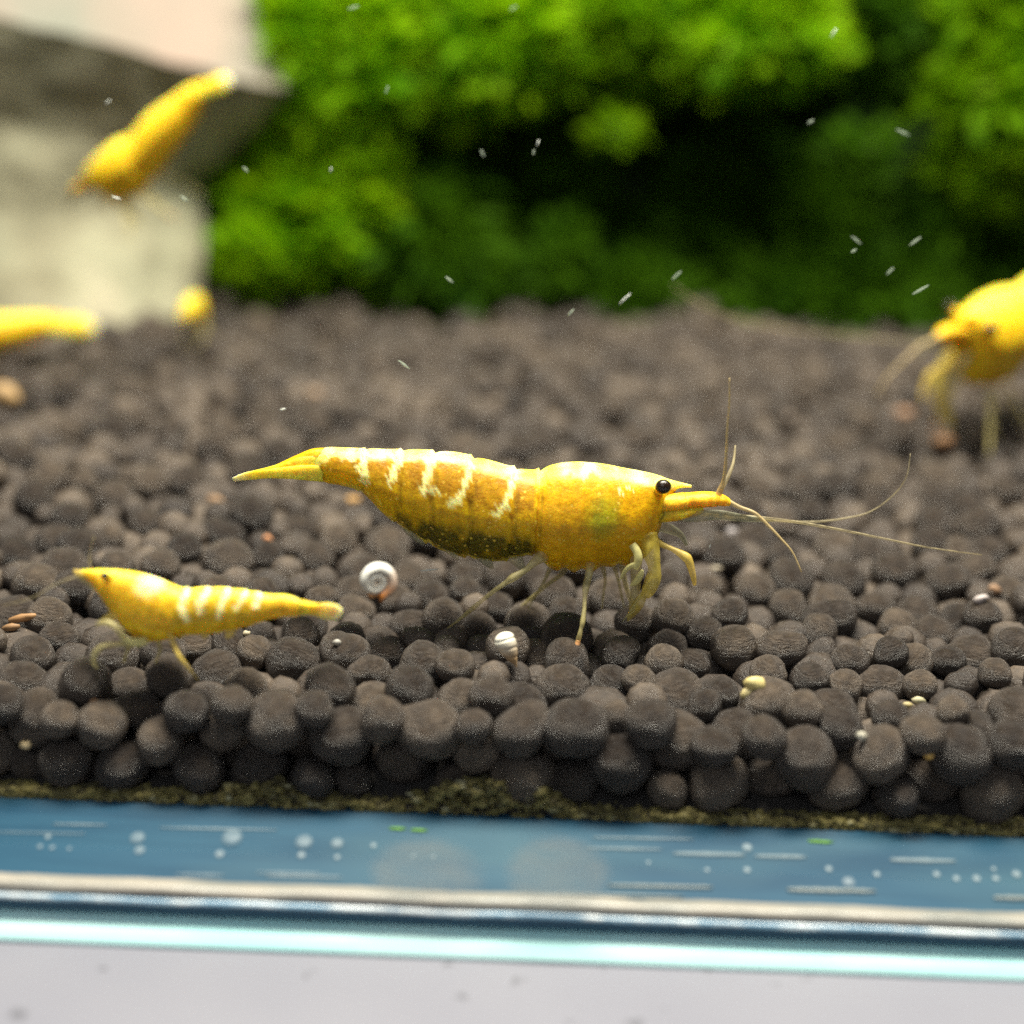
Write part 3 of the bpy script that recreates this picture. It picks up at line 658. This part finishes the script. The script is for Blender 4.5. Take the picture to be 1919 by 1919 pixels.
def adult(name, label, Y, pig, with_antennae=True, fl=1.0):
    org = P(1000, 1150, Y); org.z = S(org.x, org.y) + 0.05
    root = link(name, None, loc=org)
    a = lambda nm, me, m_: link(nm, me, m_, root)
    a('body', body_mesh(MAIN_ST if fl == 1 else [solid_st(q) for q in MAIN_ST], Y, pig, org, joints=JOINTS if fl == 1 else ()), M_SH)
    T = lambda nm, pts, m_, **k: a(nm, tube_mesh(nm, pts, Y, org, **k), m_)
    # tail fan: telson above, two pairs of uropods
    T('telson', [(616, 856, 0, 17), (590, 857, 0, 17), (560, 866, 0, 14), (525, 878, 0, 10), (490, 888, 0, 5), (470, 892, 0, 2)], M_SH, m=14, flat=0.9, pigc=lambda x, y, c: lerp(PALE, ORA * 1.15, 0.55 - c * 1.6 + nz(x, y, .06)))
    for c in (-0.05, 0.05):
        T('uropod', [(606, 888, c, 16), (575, 886, c * 1.3, 15 * fl), (540, 886, c * 1.5, 12 * fl), (500, 888, c * 1.4, 9 * fl ** 3), (465, 892, c, 8 * fl ** 3), (436, 899, c * .6, 4 * fl ** 4)], M_SH, m=14, flat=0.30, pigc=tip_col)
        T('uropod', [(604, 872, c * .6, 18), (570, 872, c * .8, 17 * fl), (535, 879, c * .8, 13 * fl), (500, 886, c * .6, 10 * fl * fl), (470, 890, c * .4, 7 * fl * fl), (445, 893, 0, 3)], M_SH, m=14, flat=0.30, pigc=tip_col)
    # eyes on short stalks
    for c in (-0.115, 0.115):
        st = a('eye_stalk', tube_mesh('eye_stalk', [(1222, 922, c * .5, 10), (1236, 918, c * .8, 10), (1243, 914, c, 9)], Y, org, pigc=orange), M_SH)
        me = ellipsoid('eye', 1243, 912, Y + c * 1.15, 15.5, 14, 13, org); link('eye', me, M_EYE, st)
    # antennule and antenna bases
    T('antennule_base', [(1222, 944, -.03, 20), (1262, 942, -.03, 18), (1284, 939, -.03, 16.5), (1290, 938, -.03, 15), (1318, 936, -.03, 15), (1340, 936, -.03, 13.5), (1345, 936, -.03, 12), (1358, 939, -.03, 10), (1368, 943, -.03, 6)], M_SH, m=16, flat=1.3, pigc=orange)
    T('antenna_base', [(1215, 962, -.05, 20), (1236, 964, -.05, 17), (1240, 964, -.05, 15), (1270, 962, -.05, 14), (1300, 958, -.05, 11), (1318, 954, -.05, 8)], M_SH, m=16, flat=1.2, pigc=orange)
    if with_antennae: T('antennule', [(1344, 930, -.03, 7), (1350, 918, -.04, 6), (1357, 895, -.05, 3.6), (1361, 850, -.06, 2.6), (1363, 800, -.07, 2), (1367, 755, -.07, 1.6), (1367, 708, -.07, 1.1)], M_ANT)
    if with_antennae: T('antennule', [(1350, 918, .02, 5), (1362, 898, .05, 4.5), (1374, 868, .1, 3.0), (1378, 835, .16, 1.8)], M_WISP)
    T('antennule', [(1362, 938, -.03, 5), (1385, 950, -.05, 4), (1415, 962, -.08, 3.4), (1440, 985, -.11, 2.8), (1462, 1008, -.14, 2.2), (1485, 1035, -.17, 1.6), (1502, 1072, -.2, 1.1)], M_ANT)
    T('antenna_scale', [(1250, 970, -.08, 4), (1300, 968, -.08, 11), (1345, 965, -.08, 10), (1400, 972, -.06, 6.5), (1450, 976, -.05, 2)], M_SCALE, flat=0.2)
    if with_antennae:
        T('antenna', [(1300, 958, -.05, 5), (1380, 966, -.05, 3.4), (1470, 975, -.02, 3.0), (1560, 990, 0, 2.6), (1650, 1008, .02, 2), (1740, 1026, .05, 1.5), (1840, 1040, .1, 1)], M_WISP)
        T('antenna', [(1300, 962, .08, 4), (1400, 972, .15, 2.6), (1520, 978, .2, 2.2), (1600, 968, .22, 1.6), (1640, 954, .22, 1.3), (1680, 922, .22, 1.2), (1700, 890, .22, 1.1), (1706, 850, .24, .8)], M_WISP)
    # walking legs
    T('walking_leg', [(1018, 1040, -.1, 14), (1003, 1052, -.14, 9), (985, 1068, -.18, 6), (962, 1082, -.2, 8), (948, 1092, -.2, 5), (925, 1108, -.2, 4.5), (900, 1128, -.17, 4), (888, 1138, -.15, 5), (862, 1160, -.1, 3), (838, 1178, -.05, 1.5)], M_LEGP)
    T('walking_leg', [(1106, 1056, -.12, 9), (1104, 1075, -.16, 7), (1098, 1100, -.2, 7), (1096, 1118, -.22, 4.5), (1095, 1140, -.25, 4), (1092, 1165, -.28, 5), (1089, 1178, -.29, 3.6), (1085, 1195, -.3, 5), (1080, 1208, -.3, 4)], M_LEGP)
    T('leg_tip', [(1084, 1200, -.3, 4), (1080, 1212, -.31, 6), (1072, 1225, -.32, 5), (1060, 1245, -.33, 2.5)], M_ORG)
    T('walking_leg', [(1060, 1062, .1, 8), (1050, 1078, .12, 5), (1020, 1100, .15, 4), (985, 1130, .2, 3.2), (960, 1150, .22, 2)], M_LEGP)
    T('walking_leg', [(1165, 1052, .1, 8), (1170, 1085, .12, 5), (1180, 1120, .15, 4.5), (1195, 1150, .18, 3)], M_LEGP)
    T('mouth_leg', [(1214, 1000, -.1, 18), (1220, 1035, -.14, 17), (1226, 1062, -.16, 12), (1224, 1085, -.16, 15), (1214, 1108, -.16, 13), (1206, 1116, -.15, 8), (1196, 1132, -.13, 11), (1184, 1150, -.1, 8), (1176, 1164, -.1, 2)], M_LEG2)
    for q in range(9): T('bristle', [(1222 - q * 4, 1080 + q * 8, -.15, 1.2), (1214 - q * 5, 1092 + q * 8, -.16, .8), (1206 - q * 5, 1110 + q * 7, -.16, .4)], M_CLAW, n=3, m=5)
    T('mouth_leg', [(1196, 1010, -.05, 16), (1192, 1050, -.1, 12), (1192, 1085, -.12, 10), (1190, 1110, -.12, 9), (1182, 1140, -.1, 5)], M_LEGP)
    T('claw_arm', [(1185, 1020, -.17, 8), (1194, 1035, -.19, 8), (1196, 1050, -.2, 8), (1190, 1066, -.2, 6)], M_CLAW, flat=.7)
    T('claw', [(1192, 1058, -.2, 6), (1180, 1062, -.2, 5), (1170, 1072, -.2, 4), (1161, 1088, -.2, 1.2)], M_CLAW, flat=.6)
    T('claw', [(1204, 1068, -.2, 3), (1200, 1078, -.2, 6), (1192, 1090, -.2, 6.5), (1181, 1098, -.2, 1.5)], M_CLAW, flat=.6)
    T('walking_leg', [(1222, 1008, -.08, 10), (1240, 1020, -.1, 6), (1262, 1030, -.12, 5), (1284, 1043, -.14, 9), (1291, 1052, -.15, 8), (1298, 1075, -.16, 6), (1302, 1096, -.16, 3.5)], M_LEG)
    for q, (x0, x1, x2) in enumerate([(1034, 1022, 990), (1128, 1134, 1128), (1150, 1158, 1170)]):
        T('walking_leg', [(x0, 1056, .06, 6), (x1, 1085, .1, 3.2), ((x1 + x2) / 2, 1112, .12, 2.4), (x2, 1140, .14, 1.2)], M_LEGP, m=8)
    T('mouth_palp', [(1236, 985, .02, 12), (1256, 992, .02, 10), (1276, 1003, .02, 6), (1287, 1022, .02, 3)], M_SCALE, flat=.4)
    # belly flaps
    for k, (x, y) in enumerate([(760, 985), (825, 1012), (890, 1030), (950, 1034)]):
        T('swimmeret', [(x, y - 8, -.04, 14), (x + 14, y + 8, -.06, 15), (x + 26, y + 26, -.06, 8), (x + 34, y + 36, -.05, 2)], M_SCALE, flat=.3)
    return tag(root, label, 'shrimp')
YM = 1.05
main = adult('shrimp', 'largest sharp yellow shrimp with creamy back band standing in the middle', YM, pig_main)
main['group'] = 'yellow shrimps'
solid = adult('shrimp', 'blurred yellow shrimp at the right edge facing left with trailing feeler', YM, pig_yellow, False, 1.45)
solid['group'] = 'yellow shrimps'
cl = P(990, 960, YM) - solid.location          # middle of the body in the shrimp's own frame
def place(o, px, py, Y, R, k, squash=1.0):
    Mx = R.to_4x4() @ Matrix.Diagonal((k, k * squash, k * squash, 1)); T = P(px, py, Y)
    o.matrix_world = Matrix.Translation(T - (Mx @ cl)) @ Mx
RZ = lambda d: Matrix.Rotation(math.radians(d), 3, 'Z'); RY = lambda d: Matrix.Rotation(math.radians(d), 3, 'Y')
sw = copy_tree(solid); sw['label'] = 'blurred yellow shrimp swimming head down in front of the pale stone'
lf = copy_tree(solid); lf['label'] = 'blurred yellow shrimp cut by the left edge with only its tail showing'
en = copy_tree(solid); en['label'] = 'small round blurred yellow shrimp seen end on beside the stone foot'
place(solid, 1900, 618, 4.9, RZ(180) @ RZ(48) @ RY(3), 1.15, 1.12)
place(sw, 262, 296, 5.4, RY(-34) @ RZ(180 - 8), 0.64, 1.2)
place(lf, -125, 650, 6.0, RY(-3) @ RZ(180 + 8), 0.9, 0.95)
place(en, 360, 585, 6.6, RZ(97), 0.50)
# the long feeler of the shrimp at the right edge
fo = tube_mesh('antenna', [(1760, 645, -.3, 1.8), (1600, 630, -.3, 1.8), (1480, 618, -.35, 1.8), (1380, 598, -.4, 2), (1310, 568, -.4, 1.8), (1262, 535, -.4, 1)], 4.6, Vector((0, 0, 0)), n=8)
o = link('antenna', fo, M_WISP); o.parent = solid; o.matrix_parent_inverse = solid.matrix_world.inverted()

# the small shrimp in front
YS = 0.30
SM_ST = [(150, 1068, 1074, 0.008), (170, 1067, 1092, 0.03), (190, 1067, 1118, 0.05), (212, 1068, 1150, 0.075), (240, 1071, 1182, 0.095), (270, 1077, 1200, 0.105), (300, 1087, 1199, 0.105), (325, 1098, 1195, 0.10),
         (345, 1103, 1190, 0.095), (400, 1101, 1186, 0.09), (440, 1104, 1179, 0.08), (475, 1109, 1170, 0.07), (505, 1114, 1160, 0.055), (535, 1115, 1155, 0.045), (552, 1120, 1155, 0.04), (568, 1128, 1152, 0.03), (578, 1131, 1150, 0.02)]
org = P(340, 1240, YS); small = link('shrimp', None, loc=org)
tag(small, 'small yellow shrimp facing left with pale bars, beside the white snail', 'shrimp', 'yellow shrimps')
link('body', body_mesh(SM_ST, YS, pig_small, org, m=60, joints=[352, 392, 430, 462, 487]), M_SH, small)
Ts = lambda nm, pts, m_, **k: link(nm, tube_mesh(nm, pts, YS, org, **k), m_, small)
yl = lambda x, y, c: lerp(np.array((0.85, 0.55, 0.02)), np.array((0.9, 0.8, 0.4)), (x - 590) / 50)
for c in (-.02, .02):
    Ts('uropod', [(560, 1141, c, 13), (585, 1142, c * 1.4, 11), (610, 1145, c * 1.5, 17), (630, 1148, c, 16), (641, 1150, c, 8)], M_SH, m=14, flat=.3, pigc=yl)
Ts('telson', [(560, 1133, 0, 11), (590, 1138, 0, 9), (622, 1143, 0, 5)], M_SH, m=12, flat=.6, pigc=yl)
for c in (-.06, .06):
    e = Ts('eye_stalk', [(205, 1084, c * .6, 8), (200, 1081, c * .9, 7), (196, 1079, c, 6)], M_SH, pigc=yl)
    link('eye', ellipsoid('eye', 196, 1079, YS + c * 1.25, 7.5, 7, 7, org, ICO2), M_EYE, e)
Ts('antennule_base', [(196, 1092, 0, 12), (175, 1082, 0, 11), (155, 1076, 0, 8), (138, 1070, 0, 3)], M_LEG, flat=1)
Ts('antenna_base', [(205, 1112, 0, 14), (182, 1100, 0, 10), (160, 1088, 0, 6), (140, 1078, 0, 2)], M_LEGP, flat=.8)
Ts('antennule', [(170, 1068, -.02, 2.5), (168, 1040, 0, 1.8), (176, 1005, .03, 1)], M_WISP)
Ts('antenna', [(145, 1080, -.02, 2.2), (110, 1092, -.03, 1.6), (60, 1120, -.05, 1.2), (5, 1135, -.05, .8)], M_WISP)
Ts('walking_leg', [(296, 1198, .03, 6), (300, 1218, .05, 3.5), (292, 1242, .06, 2.5), (298, 1258, .06, 1.5)], M_LEGP)
Ts('walking_leg', [(318, 1185, -.06, 6), (325, 1205, -.09, 5), (335, 1228, -.12, 4.5), (348, 1245, -.12, 4), (362, 1262, -.1, 2.5), (372, 1275, -.08, 1.5)], M_LEG)
Ts('walking_leg', [(268, 1200, -.05, 11), (245, 1203, -.08, 9), (232, 1195, -.1, 7), (222, 1180, -.12, 6), (205, 1168, -.12, 6), (188, 1166, -.12, 4), (180, 1172, -.12, 2)], M_LEGP)
Ts('walking_leg', [(250, 1205, -.04, 9), (225, 1207, -.08, 5), (195, 1210, -.1, 5), (180, 1222, -.1, 6), (175, 1238, -.1, 5.5), (182, 1252, -.1, 3)], M_LEGP)
Ts('walking_leg', [(245, 1205, .02, 8), (238, 1220, .02, 4), (232, 1240, .04, 3)], M_LEGP)
Ts('claw_arm', [(275, 1200, -.08, 9), (258, 1204, -.1, 9), (240, 1200, -.1, 7), (228, 1190, -.1, 5)], M_CLAW, flat=.7)
Ts('mouth_leg', [(225, 1150, -.04, 12), (205, 1155, -.05, 8), (190, 1165, -.05, 4)], M_LEG)
for x in (345, 390, 435): Ts('swimmeret', [(x, 1178, 0, 9), (x - 6, 1188, 0, 9), (x - 10, 1196, 0, 3)], M_LEG, flat=.3)

# ------------------------------------------------------------------ snails, crumbs, motes
def shell_material(name):
    m = mat(name, (0.8, 0.8, 0.75), 0.25); b = m.node_tree.nodes['Principled BSDF']
    at = N(m, 'ShaderNodeVertexColor', layer_name='pigment'); L(m, at.outputs[0], b.inputs['Base Color']); b.inputs['Coat Weight'].default_value = 0.3
    return m
MSHL = shell_material('snail_shell')
def spiral(name, px, py, Y, R, turns, rise, grow, colf, rot=(0, 0, 0), k0=0.11, tr=0.36):
    V, C, F = [], [], []; n, m = int(30 * turns), 16
    for i in range(n + 1):
        t = i / n; a = -2 * math.pi * turns * t; rad = R * 0.70 * 2.0 ** (-turns * (1 - t)); tt = rad * 0.50
        for j in range(m):
            b_ = 2 * math.pi * j / m; rr = rad + tt * math.cos(b_)
            V.append((rr * math.cos(a), -tt * math.sin(b_) * 1.05 - (R * .30 - tt) * 0.95 + rise * R * t, rr * math.sin(a))); C.append((*colf(t, math.cos(b_), a), 1))
    for i in range(n):
        for j in range(m): F.append((i * m + j, (i + 1) * m + j, (i + 1) * m + (j + 1) % m, i * m + (j + 1) % m))
    F.append(tuple(range(m))); F.append(tuple(n * m + j for j in range(m))[::-1])
    me = mesh('shell', V, F); ca_ = me.color_attributes.new('pigment', 'FLOAT_COLOR', 'POINT'); ca_.data.foreach_set('color', np.array(C, np.float32).ravel())
    root = link(name, None, loc=P(px, py, Y)); root.rotation_euler = [math.radians(q) for q in rot]
    link('shell', me, MSHL, root); return root
def col_sn(t, c, a):
    w_ = np.array((0.92, 0.92, 0.86)); d = 0.5 + 0.5 * math.sin(a * 7 + t * 9)
    w_ = lerp(w_, np.array((0.55, 0.50, 0.42)), 0.35 * d); w_ = lerp(w_, np.array((0.22, 0.14, 0.08)), (-c - 0.35) * 2.2)
    return lerp(w_, np.array((0.72, 0.26, 0.05)), (t - 0.88) * 9) if t > .88 else lerp(np.array((0.75, 0.62, 0.5)), w_, t * 3)
p, nrm = hit(703, 1118)
sn = spiral('snail', 703, 1088, p.y - 0.02, 0.5 * 108 * 7.0 / FPX, 3.0, 0.0, 1.5, col_sn, (-12, 80, 10))
tag(sn, 'tiny white coiled snail with an orange mouth standing on dark soil', 'snail')
link('foot', fastmesh('foot', ICO2[0] * np.array((0.035, 0.028, 0.022)) + np.array((-0.02, -0.012, 0)), ICO2[1]), M_ORG, sn).matrix_local = Matrix.Rotation(math.radians(-80), 4, 'Y') @ Matrix.Translation((0, 0, -0.075))
def col_c(t, c, a): return lerp(np.array((0.50, 0.33, 0.17)), np.array((0.86, 0.83, 0.70)), t * 1.8 - .5)
p, nrm = hit(950, 1222)
# small pointed shell: coils climb along the axis
V, C, F = [], [], []; nn, m_ = 60, 24
for i in range(nn + 1):
    t = i / nn
    for j in range(m_):
        b_ = 2 * math.pi * j / m_; R_ = 0.054 * math.sin(min(1, t * 1.3 + .02) * math.pi * 0.5) ** 1.2 * (1 if t < .78 else math.sqrt(max(0, 1 - ((t - .78) / .225) ** 2)))
        gv = 1 - 0.10 * max(0, math.cos(2 * math.pi * 4 * t + b_)) ** 3
        V.append((R_ * gv * math.cos(b_), R_ * gv * math.sin(b_), -0.12 + 0.19 * t)); C.append((*col_c(t, 0, 0), 1))
for i in range(nn):
    for j in range(m_): F.append((i * m_ + j, i * m_ + (j + 1) % m_, (i + 1) * m_ + (j + 1) % m_, (i + 1) * m_ + j))
F.append(tuple(range(m_))[::-1]); F.append(tuple(nn * m_ + j for j in range(m_)))
me = mesh('shell', V, F); ca_ = me.color_attributes.new('pigment', 'FLOAT_COLOR', 'POINT'); ca_.data.foreach_set('color', np.array(C, np.float32).ravel())
cs = link('pointed_shell', me, MSHL, loc=P(950, 1210, p.y - 0.10)); cs.rotation_euler = (math.radians(-14), math.radians(-28), 0)
tag(cs, 'tiny pointed cream shell lying on the soil below the shrimp belly', 'shell')

def grain_mat(c):
    m = mat('crumb', c, 0.55); n = noise_tex(m, 14, 4); r = ramp(m, n.outputs[0], [(0.3, tuple(x * .75 for x in c)), (0.7, tuple(min(1, x * 1.2) for x in c))])
    L(m, r.outputs[0], m.node_tree.nodes['Principled BSDF'].inputs['Base Color']); return m
def crumb(px, py, rx, ry, c, label, cat='crumb', seed=0):
    p, nrm = hit(px, py); s = depth(p) / FPX
    V = [Vector(v) for v in ICO2[0]]
    V = [Vector((v.x * rx * s, v.y * min(rx, ry) * s * .8, v.z * ry * s)) * (1 + 0.35 * noise.noise(v * 1.4 + Vector((seed * 3.7, 0, 0))) + .12 * noise.noise(v * 4)) for v in V]
    o = link(cat.replace(' ', '_'), mesh(cat, V, [tuple(map(int, f)) for f in ICO2[1]]), grain_mat(c), loc=p + nrm * 0.8 * min(rx, ry) * s)
    o.rotation_euler = (0, random.uniform(-.5, .5), 0); tag(o, label, cat, 'food crumbs on the soil')
CR = [(1420, 1288, 22, 15, (0.70, 0.58, 0.24), 'largest cream yellow crumb, wedged between pellets at lower right'),
      (1406, 1302, 14, 11, (0.72, 0.60, 0.28), 'cream yellow crumb touching the lower left of the largest crumb'),
      (1748, 1413, 10, 11, (0.80, 0.48, 0.12), 'small orange crumb on a pellet near the right end of the front glass'),
      (1619, 1383, 11, 9, (0.48, 0.45, 0.36), 'whitish crumb on top of a big round pellet near the front glass'),
      (1722, 1308, 13, 8, (0.46, 0.42, 0.26), 'grey cream crumb on a pellet between the largest and the orange crumb'),
      (1700, 1325, 12, 6, (0.42, 0.34, 0.16), 'flat tan crumb just below the grey cream crumb'),
      (171, 1308, 11, 9, (0.50, 0.27, 0.12), 'reddish tan crumb below the small shrimp legs'),
      (51, 1390, 11, 9, (0.68, 0.52, 0.28), 'pale tan crumb on a big pellet near the left end of the front glass'),
      (500, 1012, 10, 7, (0.60, 0.27, 0.12), 'small orange red crumb on soil left below the main shrimp tail'),
      (400, 938, 16, 9, (0.36, 0.22, 0.12), 'dull brown crumb on soil left of the main shrimp tail'),
      (662, 938, 18, 9, (0.50, 0.29, 0.10), 'orange brown crumb on soil right under the main shrimp tail joint'),
      (50, 1158, 30, 9, (0.38, 0.21, 0.09), 'long rusty brown crumb on soil left of the small shrimp'),
      (22, 1182, 18, 8, (0.30, 0.17, 0.08), 'rusty crumb below the long one at the left edge'),
      (459, 1190, 8, 6, (0.50, 0.44, 0.30), 'tiny cream crumb under the small shrimp tail'),
      (634, 1207, 8, 7, (0.40, 0.38, 0.34), 'tiny grey white crumb between small shrimp tail and pointed shell'),
      (1375, 1000, 11, 8, (0.46, 0.42, 0.42), 'pale pinkish crumb on soil under the main shrimp feelers'),
      (1340, 1068, 11, 5, (0.42, 0.36, 0.27), 'flat tan crumb beside the front leg of the main shrimp'),
      (1838, 1128, 16, 8, (0.48, 0.42, 0.40), 'pinkish white crumb on soil near the right edge'),
      (1868, 1105, 14, 8, (0.36, 0.22, 0.13), 'brown crumb beside the pinkish white one near the right edge'),
      (1476, 783, 12, 10, (0.20, 0.16, 0.13), 'dim brown crumb on the blurred soil behind the main shrimp'),
      (1770, 832, 20, 14, (0.40, 0.22, 0.11), 'blurred orange brown crumb under the right edge shrimp foot'),
      (1685, 780, 20, 13, (0.34, 0.20, 0.12), 'blurred brown crumb left of the right edge shrimp feet'),
      (8, 755, 30, 22, (0.42, 0.27, 0.12), 'large blurred tan crumb on the soil at the left edge'),
      (598, 740, 16, 14, (0.30, 0.21, 0.14), 'blurred brown crumb on the soil above the main shrimp tail'),
      (1577, 1518, 7, 6, (0.45, 0.48, 0.36), 'tiny pale crumb low against the front glass')]
for i, c in enumerate(CR): crumb(*c, seed=i)

mm_ = mat('mote', (0.9, 0.93, 0.85), 0.4); mm_.node_tree.nodes['Principled BSDF'].inputs['Alpha'].default_value = 0.85
mdim = mat('mote_dim', (0.6, 0.7, 0.55), 0.5); mdim.node_tree.nodes['Principled BSDF'].inputs['Alpha'].default_value = 0.35
MO = [(620, 318, 5, 80, 1), (1008, 268, 7, 70, 1), (1171, 560, 17, 45, 1), (1725, 543, 20, 32, 0), (1715, 452, 15, 38, 0), (1692, 248, 17, -20, 0), (1562, 62, 11, 60, 1), (202, 191, 7, 40, 1),
      (218, 371, 11, -15, 1), (1519, 228, 8, 30, 0), (1268, 516, 13, 42, 0), (1000, 285, 5, 80, 0), (904, 287, 8, -60, 0), (842, 524, 11, -35, 0), (757, 683, 16, -35, 0), (530, 767, 7, 15, 1),
      (805, 1068, 22, 8, 1), (1330, 1024, 5, 80, 1), (962, 15, 8, 30, 0), (662, 14, 13, 15, 0), (1605, 450, 14, -35, 0), (460, 317, 8, -40, 0), (1600, 470, 7, 30, 0), (1668, 508, 10, 45, 0), (725, 168, 8, 70, 0), (1070, 585, 9, 45, 0), (345, 372, 10, -30, 0)]
for i, (x, y, ln, an, br) in enumerate(MO):
    Y = 0.98 + 0.1 * math.sin(i * 2.4); c = P(x, y, Y); s = depth(c) / FPX; wd = 1.7 if br else 2.3
    o = link('floating_speck', fastmesh('floating_speck', ICO1[0] * np.array((ln * s, wd * s, wd * s)), ICO1[1]), mm_ if br else mdim, loc=c)
    o.rotation_euler = (0, math.radians(-an), 0)
    tag(o, 'tiny whitish speck drifting in the water above the soil', 'speck', 'specks drifting in the water')
# algae tufts in the joint between pane and base
for i, (x, y) in enumerate([(745, 1553), (785, 1556), (1545, 1578), (1530, 1577)]):
    p = joint_point(x, y); V = [(v[0] * .05, v[1] * .012, v[2] * .007) for v in ICO1[0]]
    link('algae_speck', mesh('algae_speck', V, [tuple(map(int, f)) for f in ICO1[1]]), malg, slab, loc=p)
